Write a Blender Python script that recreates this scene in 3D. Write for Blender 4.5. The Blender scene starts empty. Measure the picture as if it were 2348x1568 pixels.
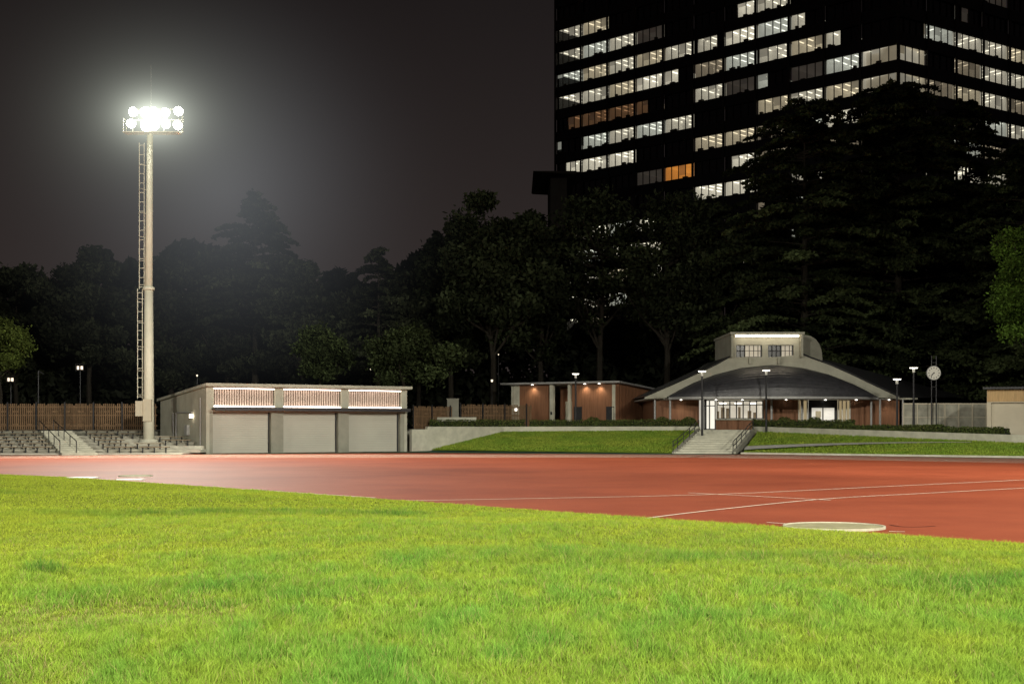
import bpy, math, random
import numpy as np
from mathutils import Vector
random.seed(5); rng=np.random.default_rng(7)
S=bpy.context.scene
S.view_settings.view_transform='Standard'; S.view_settings.look='None'; S.view_settings.exposure=0
COL=S.collection
F=3000.0
def sx(px,d): return (px-1174)*d/F
def sz(py,d): return 2+(980-py)*d/F
# ---------------------------------------------------------------- materials
def newmat(name):
    m=bpy.data.materials.new(name); m.use_nodes=True
    nt=m.node_tree; b=nt.nodes['Principled BSDF']; return m,nt,b
def mat(name,c,rough=.7,var=.15,scale=3.0,bump=0.0,c2=None,metal=0.0,spec=.3,stretch=(1,1,1),bscale=None):
    m,nt,b=newmat(name)
    tc=nt.nodes.new('ShaderNodeTexCoord'); mp=nt.nodes.new('ShaderNodeMapping'); mp.inputs['Scale'].default_value=stretch
    nt.links.new(tc.outputs['Object'],mp.inputs['Vector'])
    n=nt.nodes.new('ShaderNodeTexNoise'); n.inputs['Scale'].default_value=scale; n.inputs['Detail'].default_value=6; n.inputs['Roughness'].default_value=.65
    nt.links.new(mp.outputs['Vector'],n.inputs['Vector'])
    r=nt.nodes.new('ShaderNodeValToRGB'); r.color_ramp.elements[0].position=.3; r.color_ramp.elements[1].position=.7
    c2=c2 or tuple(x*(1+var) for x in c)
    r.color_ramp.elements[0].color=(*[x*(1-var) for x in c],1); r.color_ramp.elements[1].color=(*c2,1)
    nt.links.new(n.outputs['Fac'],r.inputs['Fac']); nt.links.new(r.outputs['Color'],b.inputs['Base Color'])
    b.inputs['Roughness'].default_value=rough; b.inputs['Metallic'].default_value=metal; b.inputs['Specular IOR Level'].default_value=spec
    if bump>0:
        n2=nt.nodes.new('ShaderNodeTexNoise'); n2.inputs['Scale'].default_value=bscale or scale*6; n2.inputs['Detail'].default_value=4
        nt.links.new(mp.outputs['Vector'],n2.inputs['Vector'])
        bp=nt.nodes.new('ShaderNodeBump'); bp.inputs['Strength'].default_value=bump; bp.inputs['Distance'].default_value=.05
        nt.links.new(n2.outputs['Fac'],bp.inputs['Height']); nt.links.new(bp.outputs['Normal'],b.inputs['Normal'])
    return m
def emit(name,c,s,sample=True,base=(.5,.5,.5)):
    m,nt,b=newmat(name)
    b.inputs['Base Color'].default_value=(*base,1); b.inputs['Emission Color'].default_value=(*c,1); b.inputs['Emission Strength'].default_value=s
    n=nt.nodes.new('ShaderNodeTexNoise'); n.inputs['Scale'].default_value=.6
    mr=nt.nodes.new('ShaderNodeMapRange'); mr.inputs['To Min'].default_value=s*.7; mr.inputs['To Max'].default_value=s*1.3
    tc=nt.nodes.new('ShaderNodeTexCoord'); nt.links.new(tc.outputs['Object'],n.inputs['Vector'])
    nt.links.new(n.outputs['Fac'],mr.inputs['Value']); nt.links.new(mr.outputs['Result'],b.inputs['Emission Strength'])
    if not sample: m.cycles.emission_sampling='NONE'
    return m
def leafmat(name,trans=.3,spec=.1):
    m=bpy.data.materials.new(name); m.use_nodes=True; nt=m.node_tree; nt.nodes.clear()
    o=nt.nodes.new('ShaderNodeOutputMaterial'); a=nt.nodes.new('ShaderNodeVertexColor'); a.layer_name='Col'
    d=nt.nodes.new('ShaderNodeBsdfPrincipled'); d.inputs['Roughness'].default_value=.7; d.inputs['Specular IOR Level'].default_value=spec
    t=nt.nodes.new('ShaderNodeBsdfTranslucent'); mx=nt.nodes.new('ShaderNodeMixShader'); mx.inputs[0].default_value=trans
    nt.links.new(a.outputs['Color'],d.inputs['Base Color']); nt.links.new(a.outputs['Color'],t.inputs['Color'])
    nt.links.new(d.outputs[0],mx.inputs[1]); nt.links.new(t.outputs[0],mx.inputs[2]); nt.links.new(mx.outputs[0],o.inputs[0])
    return m
M={}
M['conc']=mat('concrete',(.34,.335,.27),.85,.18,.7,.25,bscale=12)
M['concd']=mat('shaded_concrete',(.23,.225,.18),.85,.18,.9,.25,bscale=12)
M['conc2']=mat('pale_concrete',(.47,.46,.37),.85,.2,1.2,.2)
M['conc3']=mat('light_step_concrete',(.47,.45,.37),.85,.22,1.2,.2)
M['dark']=mat('dark_metal',(.03,.03,.032),.45,.3,3,metal=.3)
M['steel']=mat('galvanised_steel',(.35,.35,.34),.5,.2,4,metal=.3)
M['pole']=mat('cream_painted_steel',(.68,.66,.53),.5,.08,1.5,spec=.4)
M['tile']=mat('dark_roof_tile',(.045,.045,.05),.38,.35,2.5,.5,spec=.5,bscale=8)
M['wood']=mat('cedar_cladding',(.20,.093,.047),.65,.3,1.0,.4,stretch=(9,9,.5))
M['woodf']=mat('weathered_timber',(.18,.112,.06),.75,.4,1.0,.3,stretch=(7,7,.6))
M['benchw']=mat('bench_timber',(.20,.155,.10),.7,.3,2,stretch=(1,6,1))
M['white']=mat('white_paint',(.68,.67,.61),.6,.06,3)
M['linew']=mat('line_paint',(.74,.68,.56),.8,.25,5,spec=.1)
M['rim']=mat('ring_paint',(.42,.40,.30),.8,.2,6,spec=.1)
M['soil']=mat('dark_ground',(.05,.055,.03),.95,.4,.2,.3)
M['bark']=mat('tree_bark',(.03,.026,.02),.9,.35,2,.6,stretch=(3,3,.6),spec=.1)
M['teal']=mat('green_synthetic',(.04,.13,.09),.9,.15,1,spec=.1)
M['beige']=mat('beige_panel',(.50,.45,.34),.6,.08,1)
M['facade']=mat('black_spandrel_panel',(.009,.009,.010),.5,.3,.3,spec=.25)
M['glassd']=mat('dark_window_glass',(.008,.008,.009),.2,.4,.3,spec=.4)
M['leaf']=leafmat('leaf',.2); M['blade']=leafmat('grass_blade',.35,.10)
M['lens']=emit('floodlight_lens',(1,.98,.86),90)
M['lamp']=emit('lamp_glow',(1,.86,.66),7)
M['lampw']=emit('white_lamp_glow',(1,.95,.85),6)
M['spark']=emit('distant_lamp_glow',(1,.85,.6),1.6)
M['led']=emit('warm_led_strip',(1,.80,.66),10)
M['ledu']=emit('upper_led_strip',(1,.82,.70),7)
M['room']=emit('lit_room',(1,.90,.70),.30)
M['roomw']=emit('bright_lit_room',(1,.94,.80),.5)
M['amber']=emit('curtain_lit_room',(.55,.42,.22),.30)
M['wt']=[]
for i,(c,s) in enumerate([((.78,.72,.55),.38),((.80,.68,.45),.31),((.72,.74,.62),.38),((.75,.62,.42),.16),((.8,.42,.2),.075),((.6,.5,.4),.045),((1,.36,.06),.42),((.85,.78,.60),.52)]):
    M['wt'].append((emit('glowing_office_ceiling_%d'%i,c,s,False),emit('glowing_office_wall_%d'%i,c,s*.6,False),emit('office_tube_%d'%i,tuple(min(1,x*1.25) for x in c),max(.2,s*4.0) if i not in(4,5,6) else .35,False)))  # ceilings and walls emit by themselves in place of bounced tube light
M['wclut']=mat('office_furniture',(.05,.045,.04),.8,.3,1)
m,nt,b=newmat('roller_shutter'); M['shut']=m
tc=nt.nodes.new('ShaderNodeTexCoord'); w=nt.nodes.new('ShaderNodeTexWave'); w.bands_direction='Z'; w.inputs['Scale'].default_value=2.2
nt.links.new(tc.outputs['Object'],w.inputs['Vector']); bp=nt.nodes.new('ShaderNodeBump'); bp.inputs['Strength'].default_value=.2; bp.inputs['Distance'].default_value=.03
nt.links.new(w.outputs['Fac'],bp.inputs['Height']); nt.links.new(bp.outputs['Normal'],b.inputs['Normal'])
n=nt.nodes.new('ShaderNodeTexNoise'); n.inputs['Scale'].default_value=.8; r=nt.nodes.new('ShaderNodeValToRGB'); r.color_ramp.elements[0].color=(.31,.30,.25,1); r.color_ramp.elements[1].color=(.38,.37,.305,1)
nt.links.new(tc.outputs['Object'],n.inputs['Vector']); nt.links.new(n.outputs['Fac'],r.inputs['Fac']); nt.links.new(r.outputs['Color'],b.inputs['Base Color']); b.inputs['Roughness'].default_value=.6
# track
m,nt,b=newmat('red_running_track'); M['track']=m
tc=nt.nodes.new('ShaderNodeTexCoord')
n=nt.nodes.new('ShaderNodeTexNoise'); n.inputs['Scale'].default_value=.14; n.inputs['Detail'].default_value=9; n.inputs['Roughness'].default_value=.68
n2=nt.nodes.new('ShaderNodeTexNoise'); n2.inputs['Scale'].default_value=45; n2.inputs['Detail'].default_value=3
r=nt.nodes.new('ShaderNodeValToRGB'); r.color_ramp.elements[0].position=.3; r.color_ramp.elements[1].position=.7
r.color_ramp.elements[0].color=(.225,.044,.019,1); r.color_ramp.elements[1].color=(.36,.082,.036,1)
mx=nt.nodes.new('ShaderNodeMix'); mx.data_type='RGBA'; mx.blend_type='MULTIPLY'; mx.inputs[0].default_value=.5
r2=nt.nodes.new('ShaderNodeValToRGB'); r2.color_ramp.elements[0].position=.3; r2.color_ramp.elements[1].position=.65; r2.color_ramp.elements[0].color=(.5,.5,.5,1)
for k in (n,n2): nt.links.new(tc.outputs['Object'],k.inputs['Vector'])
nt.links.new(n.outputs['Fac'],r.inputs['Fac']); nt.links.new(n2.outputs['Fac'],r2.inputs['Fac'])
nt.links.new(r.outputs['Color'],mx.inputs[6]); nt.links.new(r2.outputs['Color'],mx.inputs[7]); nt.links.new(mx.outputs[2],b.inputs['Base Color'])
bp=nt.nodes.new('ShaderNodeBump'); bp.inputs['Strength'].default_value=.5; bp.inputs['Distance'].default_value=.01
nt.links.new(n2.outputs['Fac'],bp.inputs['Height']); nt.links.new(bp.outputs['Normal'],b.inputs['Normal'])
b.inputs['Roughness'].default_value=.70; b.inputs['Specular IOR Level'].default_value=.15; b.inputs['Specular Tint'].default_value=(1,.85,.7,1)
def lawnmat(name,a,bb,s=.5):
    m,nt,b=newmat(name); tc=nt.nodes.new('ShaderNodeTexCoord')
    n=nt.nodes.new('ShaderNodeTexNoise'); n.inputs['Scale'].default_value=s; n.inputs['Detail'].default_value=9; n.inputs['Roughness'].default_value=.7
    r=nt.nodes.new('ShaderNodeValToRGB'); r.color_ramp.elements[0].position=.35; r.color_ramp.elements[1].position=.65
    r.color_ramp.elements[0].color=(*a,1); r.color_ramp.elements[1].color=(*bb,1)
    nt.links.new(tc.outputs['Object'],n.inputs['Vector']); nt.links.new(n.outputs['Fac'],r.inputs['Fac']); nt.links.new(r.outputs['Color'],b.inputs['Base Color'])
    b.inputs['Roughness'].default_value=1; b.inputs['Specular IOR Level'].default_value=0
    return m
M['lawn']=lawnmat('mown_slope_lawn',(.15,.27,.03),(.30,.38,.06),.8)
M['infield']=lawnmat('infield_thatch',(.10,.15,.018),(.19,.21,.04),1.5)
# ---------------------------------------------------------------- mesh helpers
class MB:
    def __init__(s): s.v=[]; s.f=[]; s.m=[]
    def quad(s,p,m=0):
        i=len(s.v); s.v+= [tuple(q) for q in p]; s.f.append(tuple(range(i,i+len(p)))); s.m.append(m)
    def box(s,x0,x1,y0,y1,z0,z1,m=0):
        i=len(s.v); s.v+=[(x0,y0,z0),(x1,y0,z0),(x1,y1,z0),(x0,y1,z0),(x0,y0,z1),(x1,y0,z1),(x1,y1,z1),(x0,y1,z1)]
        for f in ((0,3,2,1),(4,5,6,7),(0,1,5,4),(1,2,6,5),(2,3,7,6),(3,0,4,7)): s.f.append(tuple(i+k for k in f)); s.m.append(m)
        return s
    def hexa(s,b,t,m=0):
        i=len(s.v); s.v+=[tuple(q) for q in b]+[tuple(q) for q in t]; n=len(b)
        s.f.append(tuple(i+k for k in range(n-1,-1,-1))); s.m.append(m); s.f.append(tuple(i+n+k for k in range(n))); s.m.append(m)
        for k in range(n): s.f.append((i+k,i+(k+1)%n,i+n+(k+1)%n,i+n+k)); s.m.append(m)
    def wall(s,p,q,th,z0p,z0q,z1p,z1q,m=0):
        d=Vector((q[0]-p[0],q[1]-p[1])).normalized(); n=Vector((-d.y,d.x))*th
        a=[(p[0],p[1]),(q[0],q[1]),(q[0]+n.x,q[1]+n.y),(p[0]+n.x,p[1]+n.y)]
        zb=[z0p,z0q,z0q,z0p]; zt=[z1p,z1q,z1q,z1p]
        s.hexa([(x,y,z) for (x,y),z in zip(a,zb)],[(x,y,z) for (x,y),z in zip(a,zt)],m)
    def cyl(s,p0,p1,r0,r1=None,n=8,m=0):
        r1=r0 if r1 is None else r1
        p0=Vector(p0); p1=Vector(p1); d=(p1-p0).normalized(); a=d.orthogonal().normalized(); b=d.cross(a)
        B=[p0+(a*math.cos(2*math.pi*k/n)+b*math.sin(2*math.pi*k/n))*r0 for k in range(n)]
        T=[p1+(a*math.cos(2*math.pi*k/n)+b*math.sin(2*math.pi*k/n))*r1 for k in range(n)]
        s.hexa(B,T,m); return s
    def build(s,name,mats,parent=None,smooth=False,**kw):
        me=bpy.data.meshes.new(name); me.from_pydata(s.v,[],s.f); me.polygons.foreach_set('material_index',s.m)
        for k in (mats if isinstance(mats,(list,tuple)) else [mats]): me.materials.append(k)
        if smooth: me.polygons.foreach_set('use_smooth',[len(f)<=4 for f in s.f])
        me.update(); o=bpy.data.objects.new(name,me); COL.objects.link(o)
        if parent: o.parent=parent
        for k,v in kw.items(): o[k]=v
        return o
def empty(name,loc,rot=0,**kw):
    o=bpy.data.objects.new(name,None); o.location=loc; o.rotation_euler=(0,0,rot); COL.objects.link(o); o.empty_display_size=.3
    for k,v in kw.items(): o[k]=v
    return o
def arrmesh(name,V,nper,mats,cols=None,parent=None,**kw):
    n=len(V)//nper
    me=bpy.data.meshes.new(name); me.vertices.add(len(V)); me.vertices.foreach_set('co',V.astype(np.float32).ravel())
    me.loops.add(len(V)); me.loops.foreach_set('vertex_index',np.arange(len(V),dtype=np.int32))
    me.polygons.add(n); me.polygons.foreach_set('loop_start',(np.arange(n)*nper).astype(np.int32))
    me.update(calc_edges=True)
    if cols is not None:
        ca=me.color_attributes.new(name='Col',type='FLOAT_COLOR',domain='POINT')
        c=np.ones((len(V),4),np.float32); c[:,:3]=cols; ca.data.foreach_set('color',c.ravel())
    me.materials.append(mats); o=bpy.data.objects.new(name,me); COL.objects.link(o)
    if parent: o.parent=parent
    for k,v in kw.items(): o[k]=v
    return o
def leaves(name,P,size,col,parent,m=None,flat=0.0,**kw):
    N=len(P); a=rng.normal(size=(N,3)); a[:,2]*=(1-flat); a/=np.linalg.norm(a,axis=1)[:,None]
    b=rng.normal(size=(N,3)); b[:,2]*=(1-flat); b-=a*(a*b).sum(1)[:,None]; b/=np.linalg.norm(b,axis=1)[:,None]
    s=size[:,None]
    V=np.stack([P-a*s,P-b*s*.5,P+a*s,P+b*s*.5],1).reshape(-1,3)
    return arrmesh(name,V,4,m or M['leaf'],np.repeat(col,4,0),parent,**kw)
def vnoise(x,y,s,seed=0):
    r=np.random.default_rng(seed); G=r.random((257,257)); x=np.asarray(x)/s+100.3; y=np.asarray(y)/s+90.7
    xi=np.floor(x).astype(int); yi=np.floor(y).astype(int); fx=x-xi; fy=y-yi; fx=fx*fx*(3-2*fx); fy=fy*fy*(3-2*fy)
    g=lambda i,j:G[i%256,j%256]
    return (g(xi,yi)*(1-fx)+g(xi+1,yi)*fx)*(1-fy)+(g(xi,yi+1)*(1-fx)+g(xi+1,yi+1)*fx)*fy
# ---------------------------------------------------------------- ground, track, infield
b=MB(); b.quad([(-700,-100,-.06),(700,-100,-.06),(700,1100,-.06),(-700,1100,-.06)]); b.build('ground',M['soil'],kind='structure')
b=MB(); b.quad([(-90,-20,0),(90,-20,0),(90,60,0),(33.5,84.2,0),(17.2,99.4,0),(12.6,101,0),(-7,112.5,0),(-40,112,0),(-90,112,0)]); b.build('running_track',M['track'],kind='structure')
b=MB(); b.quad([(-23.2,97.6,.005),(-8.3,104.4,.005),(11.8,97.9,.005),(17.2,97.8,.005),(17.2,99.3,.005),(12.4,100.5,.005),(-6.9,111.9,.005),(-8.5,109.4,.005),(-23.4,99.9,.005)]); b.build('green_track_margin',M['teal'],kind='structure')
bx=np.array([-70,-34,-26,-21.8,-17.6,-12,-4.55,-2.74,2.7,5.16,8.8,14,22.]); by=np.array([54,57.2,57.4,55.6,52.2,46,37.5,35.5,28.9,26.4,22.4,16.5,8.])
def yb(x): return np.interp(x,bx,by)
def gz(x,y): return .02+.11*vnoise(x,y,4.0,3)*np.clip((yb(x)-y)/4,0,1)
b=MB(); xs=np.linspace(-70,22,150); ts=np.linspace(0,1,120)
XX,TT=np.meshgrid(xs,ts,indexing='ij'); YY=-6+(yb(XX)+6)*TT; ZZ=gz(XX,YY)-.008
b.v=[tuple(p) for p in np.stack([XX,YY,ZZ],-1).reshape(-1,3)]
for i in range(149):
    for j in range(119): b.f.append((i*120+j,(i+1)*120+j,(i+1)*120+j+1,i*120+j+1)); b.m.append(0)
b.build('infield_ground',M['infield'],kind='structure',smooth=True)
def blades(bins,seg):
    Vs=[];Cs=[]
    for d0,d1,dens,w,h in bins:
        hw=.47; area=(d1-d0)*(d0+d1)*hw; N=int(area*dens)
        y=np.sqrt(rng.uniform(d0*d0,d1*d1,N)); x=rng.uniform(-hw,hw,N)*y
        edge=yb(x)+.3*(vnoise(x,y,.5,9)-.5)+.25*(vnoise(x,y,.12,10)-.5); k=y<edge; x=x[k];y=y[k];N=len(x)
        p1=vnoise(x,y*.6,1.1,11); p2=vnoise(x,y*.5,.3,12); p3=vnoise(x,y*.35,6.,13); p4=vnoise(x,y,.10,14); p5=vnoise(x,y*.45,2.6,16)
        worn=np.clip((p5-.66)*4,0,1)*np.clip((p1-.35)*2,0,1)
        k=rng.random(N)>worn*.3; x,y,p1,p2,p3,p4,p5,worn=[a[k] for a in (x,y,p1,p2,p3,p4,p5,worn)]; N=len(x); z=gz(x,y)-.01
        def blob(X,Y,a,c):
            X2=X+(vnoise(x,y,.8,21)-.5)*1.5; Y2=Y+(vnoise(x,y,.6,22)-.5)*1.2
            return np.exp(-(((x-X2)/a)**2+((y-Y2)/c)**2))
        lush=np.clip(1.1*blob(-7.3,30.0,3.6,1.0)+blob(-2.8,29.3,.8,.6)+blob(-16.5,39,3.0,1.9)+1.3*blob(-6.0,17.5,.5,.5)+.6*blob(3.0,19.5,4.,1.3)+.6*blob(7.0,16,2,1.3)+.45*blob(-3,15.3,2.4,.9),0,1.2)
        base=np.clip((20-y)/7,0,1)*.50
        g=np.clip(.06+base+lush*.7+(p1-.5)*.42+(p2-.5)*.55+(p3-.5)*.65-worn*.4,0,1)
        hh=h*(.55+.9*rng.random(N))*(.6+.75*g+.5*lush)*(.6+.8*p4)*(1-.5*worn)
        ang=rng.uniform(0,2*np.pi,N); lean=hh*rng.uniform(.15,1.0,N)*(1.2-.5*g)
        la=2*np.pi*vnoise(x,y,.25,15)*2+rng.normal(0,1.0,N)
        ww=w*(.6+.7*rng.random(N))
        ax=np.cos(ang)*ww/2; ay=np.sin(ang)*ww/2; lx=np.cos(la)*lean; ly=np.sin(la)*lean
        P0=np.stack([x-ax,y-ay,z],1); P1=np.stack([x+ax,y+ay,z],1)
        TP=np.stack([x+lx,y+ly,z+hh],1)
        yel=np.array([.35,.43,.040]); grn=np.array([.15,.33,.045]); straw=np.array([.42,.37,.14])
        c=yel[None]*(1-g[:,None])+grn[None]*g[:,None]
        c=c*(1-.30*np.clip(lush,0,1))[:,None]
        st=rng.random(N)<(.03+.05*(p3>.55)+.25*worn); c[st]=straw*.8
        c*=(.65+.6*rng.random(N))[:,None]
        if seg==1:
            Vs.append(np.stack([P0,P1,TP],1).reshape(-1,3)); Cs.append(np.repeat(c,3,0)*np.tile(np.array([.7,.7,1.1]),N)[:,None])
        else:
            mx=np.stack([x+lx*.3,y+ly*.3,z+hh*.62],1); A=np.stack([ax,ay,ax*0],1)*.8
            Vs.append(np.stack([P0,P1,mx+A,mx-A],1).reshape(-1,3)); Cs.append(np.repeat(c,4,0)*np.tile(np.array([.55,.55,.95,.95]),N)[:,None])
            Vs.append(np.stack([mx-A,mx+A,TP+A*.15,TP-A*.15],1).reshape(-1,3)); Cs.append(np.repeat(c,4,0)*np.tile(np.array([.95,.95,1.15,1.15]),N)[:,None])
    return np.concatenate(Vs),np.concatenate(Cs)
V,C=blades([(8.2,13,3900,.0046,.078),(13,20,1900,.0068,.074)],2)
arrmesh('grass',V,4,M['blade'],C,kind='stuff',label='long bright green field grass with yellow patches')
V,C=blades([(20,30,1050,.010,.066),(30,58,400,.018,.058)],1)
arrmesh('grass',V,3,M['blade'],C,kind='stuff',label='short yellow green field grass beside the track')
def strip(name,pts,w,z,m,**kw):
    b=MB(); L=[];R=[]
    for i,p in enumerate(pts):
        a=pts[max(0,i-1)]; c=pts[min(len(pts)-1,i+1)]; d=Vector((c[0]-a[0],c[1]-a[1])).normalized(); n=Vector((-d.y,d.x))*w/2
        L.append((p[0]+n.x,p[1]+n.y,z)); R.append((p[0]-n.x,p[1]-n.y,z))
    for i in range(len(pts)-1): b.quad([R[i],R[i+1],L[i+1],L[i]])
    return b.build(name,m,kind='structure',**kw)
def smoothp(P,n=8):
    out=[]
    for i in range(len(P)-1):
        p0=Vector(P[max(0,i-1)]);p1=Vector(P[i]);p2=Vector(P[i+1]);p3=Vector(P[min(len(P)-1,i+2)])
        for k in range(n):
            t=k/n; out.append(tuple(.5*((2*p1)+(p2-p0)*t+(2*p0-5*p1+4*p2-p3)*t*t+(3*p1-p0-3*p2+p3)*t**3)))
    out.append(tuple(P[-1])); return out
def gp(px,py): d=6000/(py-980); return (sx(px,d),d)
strip('track_line',smoothp([gp(900,1148),gp(1250,1142),gp(1640,1133),gp(1990,1117),gp(2348,1100),gp(2700,1083)]),.09,.005,M['linew'])
strip('track_line',smoothp([gp(1420,1196),gp(1640,1169),gp(1890,1144),gp(2120,1131),gp(2348,1119),gp(2700,1102)]),.08,.009,M['linew'])
strip('track_line',[gp(1578,1130),gp(1905,1147)],.08,.013,M['linew'])
strip('track_line',[gp(600,1124),gp(860,1141)],.09,.006,M['linew'])
strip('track_line',[gp(1758,1197.5),gp(1812,1201)],.06,.006,M['linew'])
strip('track_line',[gp(2038,1218),gp(2075,1219)],.06,.006,M['linew'])
strip('track_joint',smoothp([gp(2040,1203),gp(2065,1207),gp(2100,1208),gp(2145,1206)]),.05,.006,mat('dark_seam',(.08,.02,.012),.9,.2,3,spec=.1))
edge=smoothp([(-90,93),(-60,94.5),(-24,96.2),(0,97.8),(12.6,97.6),(17.2,96.2),(25.4,91.0),(33.5,83.5),(48,69),(60,55)],6)
for k in range(9):
    pts=[]
    for i,p in enumerate(edge):
        a=edge[max(0,i-1)]; c=edge[min(len(edge)-1,i+1)]; d=Vector((c[0]-a[0],c[1]-a[1])).normalized(); pts.append((p[0]+d.y*(.3+1.22*k),p[1]-d.x*(.3+1.22*k)))
    strip('lane_line',pts,.22,.007,M['linew'])
def throwing_circle(px,py,r,label,zz=.03):
    X,Y=gp(px,py); root=empty('throwing_circle',(X,Y,0),label=label,category='throwing circle')
    b=MB(); n=48; b.hexa([(r*.95*math.cos(t),r*.95*math.sin(t),.002) for t in np.linspace(0,2*math.pi,n,endpoint=False)],[(r*.95*math.cos(t),r*.95*math.sin(t),zz) for t in np.linspace(0,2*math.pi,n,endpoint=False)])
    b.build('platform',mat('cream_platform',(.27,.25,.15),.8,.25,2,spec=.05),root)
    b=MB()
    for k in range(n):
        t0=2*math.pi*k/n; t1=2*math.pi*(k+1)/n; c=math.cos; s=math.sin
        b.hexa([(r*.96*c(t0),r*.96*s(t0),.002),(r*c(t0),r*s(t0),.002),(r*c(t1),r*s(t1),.002),(r*.96*c(t1),r*.96*s(t1),.002)],[(r*.96*c(t0),r*.96*s(t0),zz+.02),(r*c(t0),r*s(t0),zz+.02),(r*c(t1),r*s(t1),zz+.02),(r*.96*c(t1),r*.96*s(t1),zz+.02)])
    b.build('rim',M['rim'],root)
throwing_circle(1912,1209.5,1.0,'pale cream round throwing circle set in the red track')
throwing_circle(311,1092,.68,'small white round cover lying on the track')
for px,py,w_,l_ in ((190,1096,.55,.4),(300,1100,.5,.2)):
    X,Y=gp(px,py); b=MB(); b.hexa([(X-w_,Y-l_,.004),(X+w_,Y-l_-.1,.004),(X+w_,Y+l_,.004),(X-w_+.1,Y+l_,.004)],[(X-w_,Y-l_,.045),(X+w_,Y-l_-.1,.045),(X+w_,Y+l_,.045),(X-w_+.1,Y+l_,.045)])
    b.build('takeoff_board',M['white'],label='flat white board lying on the red track',category='board')
# ---------------------------------------------------------------- terrace, walls, lawns, stairs
b=MB()
top=[(-120,109.5,1.7),(-31,109.5,1.7),(-31,113,1.7),(-7.2,113,1.7),(-.8,118.3,1.75),(16.9,118.3,1.8),(21.9,118.3,1.8),(36.3,95.4,1.3),(60,84,1.2),(160,84,1.2),(160,300,1.8),(-120,300,1.8)]
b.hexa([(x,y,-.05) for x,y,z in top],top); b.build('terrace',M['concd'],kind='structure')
def rwall(name,segs,label,m=None):
    b=MB()
    for s in segs: b.wall(*s)
    return b.build(name,m or M['conc2'],label=label,category='wall')
rwall('retaining_wall',[((-8.45,110.4),(-7.2,111.7),.3,0,0,1.85,1.85),((-7.2,111.7),(-.75,117.9),.3,0,.5,2.08,2.08),((-.75,117.9),(16.95,117.9),.3,.9,.9,2.08,2.1)],'low pale concrete retaining wall behind the grass bank')
rwall('retaining_wall',[((21.7,117.6),(36.3,95.0),.3,1.0,.3,2.1,1.48),((36.3,95.0),(42,91),.3,.2,.2,1.48,1.4)],'low pale concrete wall sloping down beside the lawn')
rwall('planter_wall',[((-7.6,121),(-3.3,121),.4,1.8,1.8,2.95,2.95)],'concrete planter wall behind a clipped hedge')
def patch(name,Bf,Tf,m,ns=40,nt=16,bulge=.15):
    b=MB()
    for i in range(ns+1):
        for j in range(nt+1):
            s=i/ns;t=j/nt;B=Vector(Bf(s));T=Vector(Tf(s));p=B.lerp(T,t); p.z+=bulge*math.sin(math.pi*t)*math.sin(math.pi*s)+.03*(random.random()-.5)*(0<j<nt); b.v.append(tuple(p))
    for i in range(ns):
        for j in range(nt): k=i*(nt+1)+j; b.f.append((k,k+nt+1,k+nt+2,k+1)); b.m.append(0)
    return b.build(name,m,smooth=True,kind='structure')
def lerp(a,c,t): return tuple(x+(y-x)*t for x,y in zip(a,c))
LB=lambda s:lerp((-6.9,111.7,.08),(12.45,100.3,.03),s); LT=lambda s:lerp((-.8,117.85,1.55),(16.9,117.85,1.68),s)
patch('lawn_bank',LB,LT,M['lawn'])
RB=lambda s:lerp((17.5,99.2,.03),(50,73.4,.03),s)
RT=lambda s:lerp((22,117.2,1.6),(36.2,94.9,.85),s/.5) if s<.5 else lerp((36.2,94.9,.85),(60,76,.6),(s-.5)/.5)
patch('lawn_bank',RB,RT,M['lawn'],bulge=0.1)
def bankgrass(Bf,Tf,N):
    s=rng.random(N);t=rng.random(N)**.8
    P=np.array([Vector(Bf(a)).lerp(Vector(Tf(a)),c) for a,c in zip(s,t)]); P[:,2]+=.1*np.sin(math.pi*t)*np.sin(math.pi*s)+.05
    h=rng.uniform(.05,.12,N); w=.04; a=rng.uniform(0,2*np.pi,N)
    A=np.stack([np.cos(a)*w,np.sin(a)*w,0*a],1); T=P+np.stack([rng.normal(0,.04,N),rng.normal(0,.04,N),h],1)
    n=vnoise(P[:,0],P[:,1],1.8,31)[:,None]*.6+vnoise(P[:,0],P[:,1],.5,32)[:,None]*.4
    c=np.array([.18,.34,.04])*(1-n)+np.array([.40,.47,.07])*n; c=c*rng.uniform(.6,1.3,(N,1))
    arrmesh('lawn_grass',np.stack([P-A,P+A,T],1).reshape(-1,3),3,M['blade'],np.repeat(c,3,0),kind='stuff')
bankgrass(LB,LT,34000); bankgrass(RB,RT,34000)
b=MB(); pp=[]
for i in range(21):
    q=i/20; s=.0+.43*q; t=.05+.70*q
    a=Vector(RB(s)).lerp(Vector(RT(s)),t); c=Vector(RB(s)).lerp(Vector(RT(s)),t+.12*(1-q)+.03); pp.append((a+Vector((0,0,.20)),c+Vector((0,0,.20))))
for i in range(20): b.quad([pp[i][0],pp[i+1][0],pp[i+1][1],pp[i][1]])
b.build('footpath',M['white'],kind='structure')
b=MB(); E=[(17.3,99.0),(33.5,85.9),(50,73.1),(60,64)]
for i in range(3): b.wall(E[i],E[i+1],.14,0,0,.13,.13)
b.build('kerb',M['conc2'],kind='structure')
root=empty('staircase',(12.5,100,0),label='wide concrete steps climbing the grass bank to the pavilion',category='stairs')
b=MB(); n=11
for i in range(n):
    f=i/n; x=4.5*f; y=17.6*f; z1=1.8*(i+1)/n
    b.hexa([(x,y,0),(x+4.3+.3*f,y,0),(4.5+4.65,17.9,0),(4.5,17.9,0)],[(x,y,z1),(x+4.3+.3*f,y,z1),(4.5+4.65,17.9,z1),(4.5,17.9,z1)])
b.build('steps',M['conc2'],root)
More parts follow.
